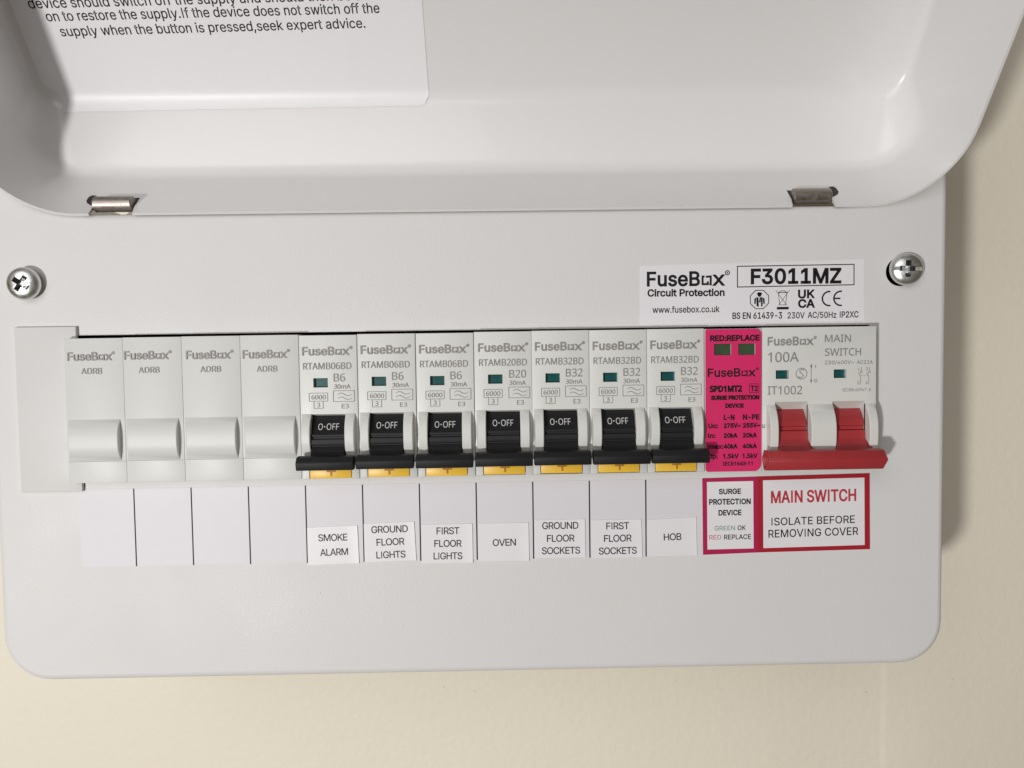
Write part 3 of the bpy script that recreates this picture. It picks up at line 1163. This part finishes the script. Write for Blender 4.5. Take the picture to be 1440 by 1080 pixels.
mb.add_mesh(raw(b))
mb.build('toggle', M['red'], t)
for a, b in ((4.3, 8.4), (22.5, 26.5)):
    m = MB()
    m.box(a, b, NF + 1.6, NF + 2.3, zt(16.2), zt(13.5))
    m.build('indicator', M['teal'], t, smooth=0)
mb = MB()
S = nose_map
logo(mb, S, (1.7, zt(5.7)), (16.0, zt(5.7)), 2.5)
for s, a, b, tt, c, bo in (('100A', 1.8, 11.3, 10.9, 2.95, .004), ('IT1002', 1.7, 12.5, 21.05, 2.55, .004), ('MAIN', 19.55, 27.7, 4.9, 2.2, .004),
                           ('SWITCH', 19.6, 30.9, 9.2, 2.25, .004), ('230/400V~', 19.6, 28.8, 11.85, 1.1, 0), ('AC22A', 29.6, 34.6, 11.85, 1.1, 0),
                           ('IEC/EN 60947-3', 25.2, 34.0, 20.4, .95, 0), ('I', 16.55, 16.75, 13.0, 1.0, 0), ('0', 16.2, 17.2, 17.4, 1.0, 0),
                           ('1', 30.0, 30.4, 13.9, .85, 0), ('3', 32.5, 33.1, 13.9, .85, 0), ('2', 29.8, 30.5, 18.2, .95, 0), ('4', 32.4, 33.1, 18.2, .95, 0)):
    write(mb, S, s, (a, zt(tt)), (b, zt(tt)), c, bo, NOTO if c > 2 else 'Inter.woff2')
stroke(mb, S, [(12.25 + 1.7 * math.cos(k * math.pi / 14), zt(14.65) + 1.7 * math.sin(k * math.pi / 14)) for k in range(28)], 0.2, True)
stroke(mb, S, [(13.1, zt(13.6)), (12.2, zt(13.3)), (11.6, zt(13.8)), (12.9, zt(15.4)), (12.3, zt(15.9)), (11.2, zt(15.7))], 0.2)
stroke(mb, S, [(15.3, zt(17.4)), (15.3, zt(11.8))], 0.15)
poly(mb, S, [(14.98, zt(12.7)), (15.62, zt(12.7)), (15.3, zt(11.6))])
poly(mb, S, [(14.98, zt(16.6)), (15.3, zt(17.7)), (15.62, zt(16.6))])
for x in (31.0, 33.6):
    stroke(mb, S, [(x, zt(12.9)), (x, zt(14.0))], 0.13)
    stroke(mb, S, [(x + 0.35 * math.cos(k * math.pi / 5), zt(14.4) + 0.35 * math.sin(k * math.pi / 5)) for k in range(10)], 0.12, True)
    stroke(mb, S, [(x - 0.9, zt(14.5)), (x - 0.2, zt(15.9)), (x - 0.2, zt(18.3))], 0.13)
    
for k in range(5):
    stroke(mb, S, [(30.8 + k * 0.54, zt(15.5)), (31.1 + k * 0.54, zt(15.5))], 0.12)
mb.build('lettering', M['grey_ink'], t, smooth=0, recalc=False)

# ---- pale filler plate left of the blanks
t = thing('filler_plate', 'pale flat plastic filler plate covering the left end of the slot', 'filler plate', (-153.6, 0, -38.2))
mb = MB()
mb.box(0.0, 19.15, -1.35, -0.05, 0, 51.85, 0.3, 2, lambda c: c.y < -1.0 or abs(c.y) < 0)
mb.build('plate', M['plate_plastic'], t)

# ------------------------------------------------------------------ labels stuck on the cover
pan = lambda y: (lambda x, z: Vector((x, y, z)))


def sub(o, parent):
    o.parent = parent
    return o


# white strip of circuit fields, with printed dividers
strip = U(sheet('label_strip', [(-135.9, -62.6), (61.85, -62.2), (61.5, -37.5), (-135.9, -37.75)], -0.12, -0.005, M['paper'], None, 'long white strip of circuit fields under the modules'))
for i in range(10):
    mb = MB()
    x = -118.93 + 18.067 * i
    zt_, zb_ = -37.75 + i * 0.012, -62.75 + i * 0.02
    stroke(mb, pan(-0.14), [(x, zb_ + 0.1), (x, zt_)], 0.42)
    sub(mb.build('divider', M['ink'], smooth=0, recalc=False), strip)


def curl(name, pts, y, material, label):
    """stuck paper, its corners lifting a hair"""
    mb = MB()
    bm = mb.bm
    n = 8
    g = []
    for j in range(n + 1):
        r = []
        for i in range(n + 1):
            u, v = i / n, j / n
            a = [pts[3][q] * (1 - u) + pts[2][q] * u for q in range(2)]
            b = [pts[0][q] * (1 - u) + pts[1][q] * u for q in range(2)]
            p = [a[q] * (1 - v) + b[q] * v for q in range(2)]
            e = max(0, u - 0.93) * 2.2
            r.append(bm.verts.new((p[0], y - e, p[1])))
        g.append(r)
    for j in range(n):
        for i in range(n):
            bm.faces.new((g[j][i], g[j][i + 1], g[j + 1][i + 1], g[j + 1][i]))
    bd = [g[0][i] for i in range(n + 1)] + [g[j][n] for j in range(1, n + 1)] + [g[n][i] for i in range(n - 1, -1, -1)] + [g[j][0] for j in range(n - 1, 0, -1)]
    bk = [bm.verts.new((v.co.x, -0.13, v.co.z)) for v in bd]
    for i in range(len(bd)):
        j = (i + 1) % len(bd)
        bm.faces.new((bd[i], bd[j], bk[j], bk[i]))
    return U(mb.build(name, material, label=label, smooth=20))


for words, rect, texts in CIRCUIT:
    p = curl('circuit_label', rect, -0.30, M['paper_b'], 'white printed label reading ' + words)
    mb = MB()
    for s, a, b, c in texts:
        write(mb, pan(-0.345), s, a, b, c, 0.008, space=0.92)
    sub(mb.build('lettering', M['ink'], smooth=0, recalc=False), p)

# red and pink warning label
def quad_hole(name, out, inn, y, material, parent):
    mb = MB()
    for i in range(4):
        j = (i + 1) % 4
        poly(mb, pan(y), [out[i], out[j], inn[j], inn[i]])
    return sub(mb.build(name, material, smooth=0, recalc=False), parent)


base = U(sheet('warning_label', [STICK_OUT[3], STICK_OUT[2], STICK_OUT[1], STICK_OUT[0]], -0.26, -0.004, M['paper_b'], None, 'red bordered main switch and surge device warning label'))
quad_hole('border', [STICK_OUT[0], STICK_MID[0], STICK_MID[1], STICK_OUT[3]], STICK_A, -0.285, M['pink_border'], base)
quad_hole('border', [STICK_MID[0], STICK_OUT[1], STICK_OUT[2], STICK_MID[1]], STICK_B, -0.285, M['red_border'], base)
for key, mname in (('k', 'ink'), ('g', 'green_ink'), ('r', 'red_ink'), ('R', 'red_ink')):
    mb = MB()
    for s, a, b, c, kk, bo in STICK:
        if kk == key:
            write(mb, pan(-0.29), s, a, b, c, bo)
    sub(mb.build('lettering', M[mname], smooth=0, recalc=False), base)

# rating label
base = U(sheet('rating_label', [RATE_OUT[3], RATE_OUT[2], RATE_OUT[1], RATE_OUT[0]], -0.10, -0.004, M['paper_b'], None, 'white rating label above the pink surge protector'))
S = pan(-0.13)
mb = MB()
for s, a, b, c, kk, bo in RATE:
    write(mb, S, s, a, b, c, bo)
(l0, l1), lc = RATE_LOGO
logo(mb, S, l0, l1, lc, 0.022)
stroke(mb, S, RATE_BOX[::-1], 0.3, True)
(ox, oz), (bx, bz), (c1x, c1z), (c2x, c2z) = RATE_ICONS
# octagon with a worker
R8 = 3.15
stroke(mb, S, [(ox + R8 * math.cos(math.radians(22.5 + 45 * k)), oz + R8 * math.sin(math.radians(22.5 + 45 * k))) for k in range(8)], 0.25, True)
poly(mb, S, [(ox + 0.62 * math.cos(k * math.pi / 8), oz + 1.45 + 0.62 * math.sin(k * math.pi / 8)) for k in range(16)])
poly(mb, S, [(ox - .95, oz + 1.62), (ox + .95, oz + 1.62), (ox + .55, oz + 2.25), (ox - .55, oz + 2.25)])
poly(mb, S, [(ox - 1.1, oz + .7), (ox - 1.65, oz + .2), (ox - 1.65, oz - 1.4), (ox - 1.2, oz - 1.4), (ox - 1.1, oz - .1)])
poly(mb, S, [(ox + 1.1, oz + .7), (ox + 1.1, oz - .1), (ox + 1.2, oz - 1.4), (ox + 1.65, oz - 1.4), (ox + 1.65, oz + .2)])
poly(mb, S, [(ox - .9, oz - 2.2), (ox - .2, oz - 2.2), (ox - .35, oz + .7), (ox - 1.0, oz + .7)])
poly(mb, S, [(ox + .5, oz - 2.2), (ox + 1.0, oz - 2.2), (ox + 1.0, oz + .7), (ox + .45, oz + .7)])
poly(mb, S, [(ox - .2, oz - .9), (ox + .35, oz - .9), (ox + .45, oz + .7), (ox + .1, oz + .7)])
# crossed-out bin
stroke(mb, S, [(bx - 1.35, bz + 2.0), (bx - .95, bz - 1.75), (bx + .95, bz - 1.75), (bx + 1.35, bz + 2.0)], 0.16)
stroke(mb, S, [(bx - 1.6, bz + 2.1), (bx + 1.6, bz + 2.1)], 0.22)
stroke(mb, S, [(bx - 1.2, bz + 2.2), (bx - .5, bz + 2.65), (bx + .6, bz + 2.65), (bx + 1.2, bz + 2.2)], 0.2)
stroke(mb, S, [(bx - 2.2, bz + 2.9), (bx + 1.3, bz - 1.9)], 0.14)
stroke(mb, S, [(bx + 2.2, bz + 2.9), (bx - 1.3, bz - 1.9)], 0.14)
poly(mb, S, [(bx - 1.85, bz - 3.2), (bx + 1.95, bz - 3.2), (bx + 1.95, bz - 2.4), (bx - 1.85, bz - 2.4)])
# conformity mark: two open rings, the second with a bar
for (cx, cz, bar) in ((c1x + 1.0, c1z, 0), (c2x + 0.9, c2z, 1)):
    stroke(mb, S, [(cx + 2.25 * math.cos(math.radians(a)), cz + 2.25 * math.sin(math.radians(a))) for a in range(82, 279, 14)], 0.5)
    if bar:
        stroke(mb, S, [(cx - 2.2, cz), (cx - 0.15, cz)], 0.5)
sub(mb.build('lettering', M['ink'], smooth=0, recalc=False), base)
# the pale lightning bolt stays paper: the worker's chest is drawn in two halves
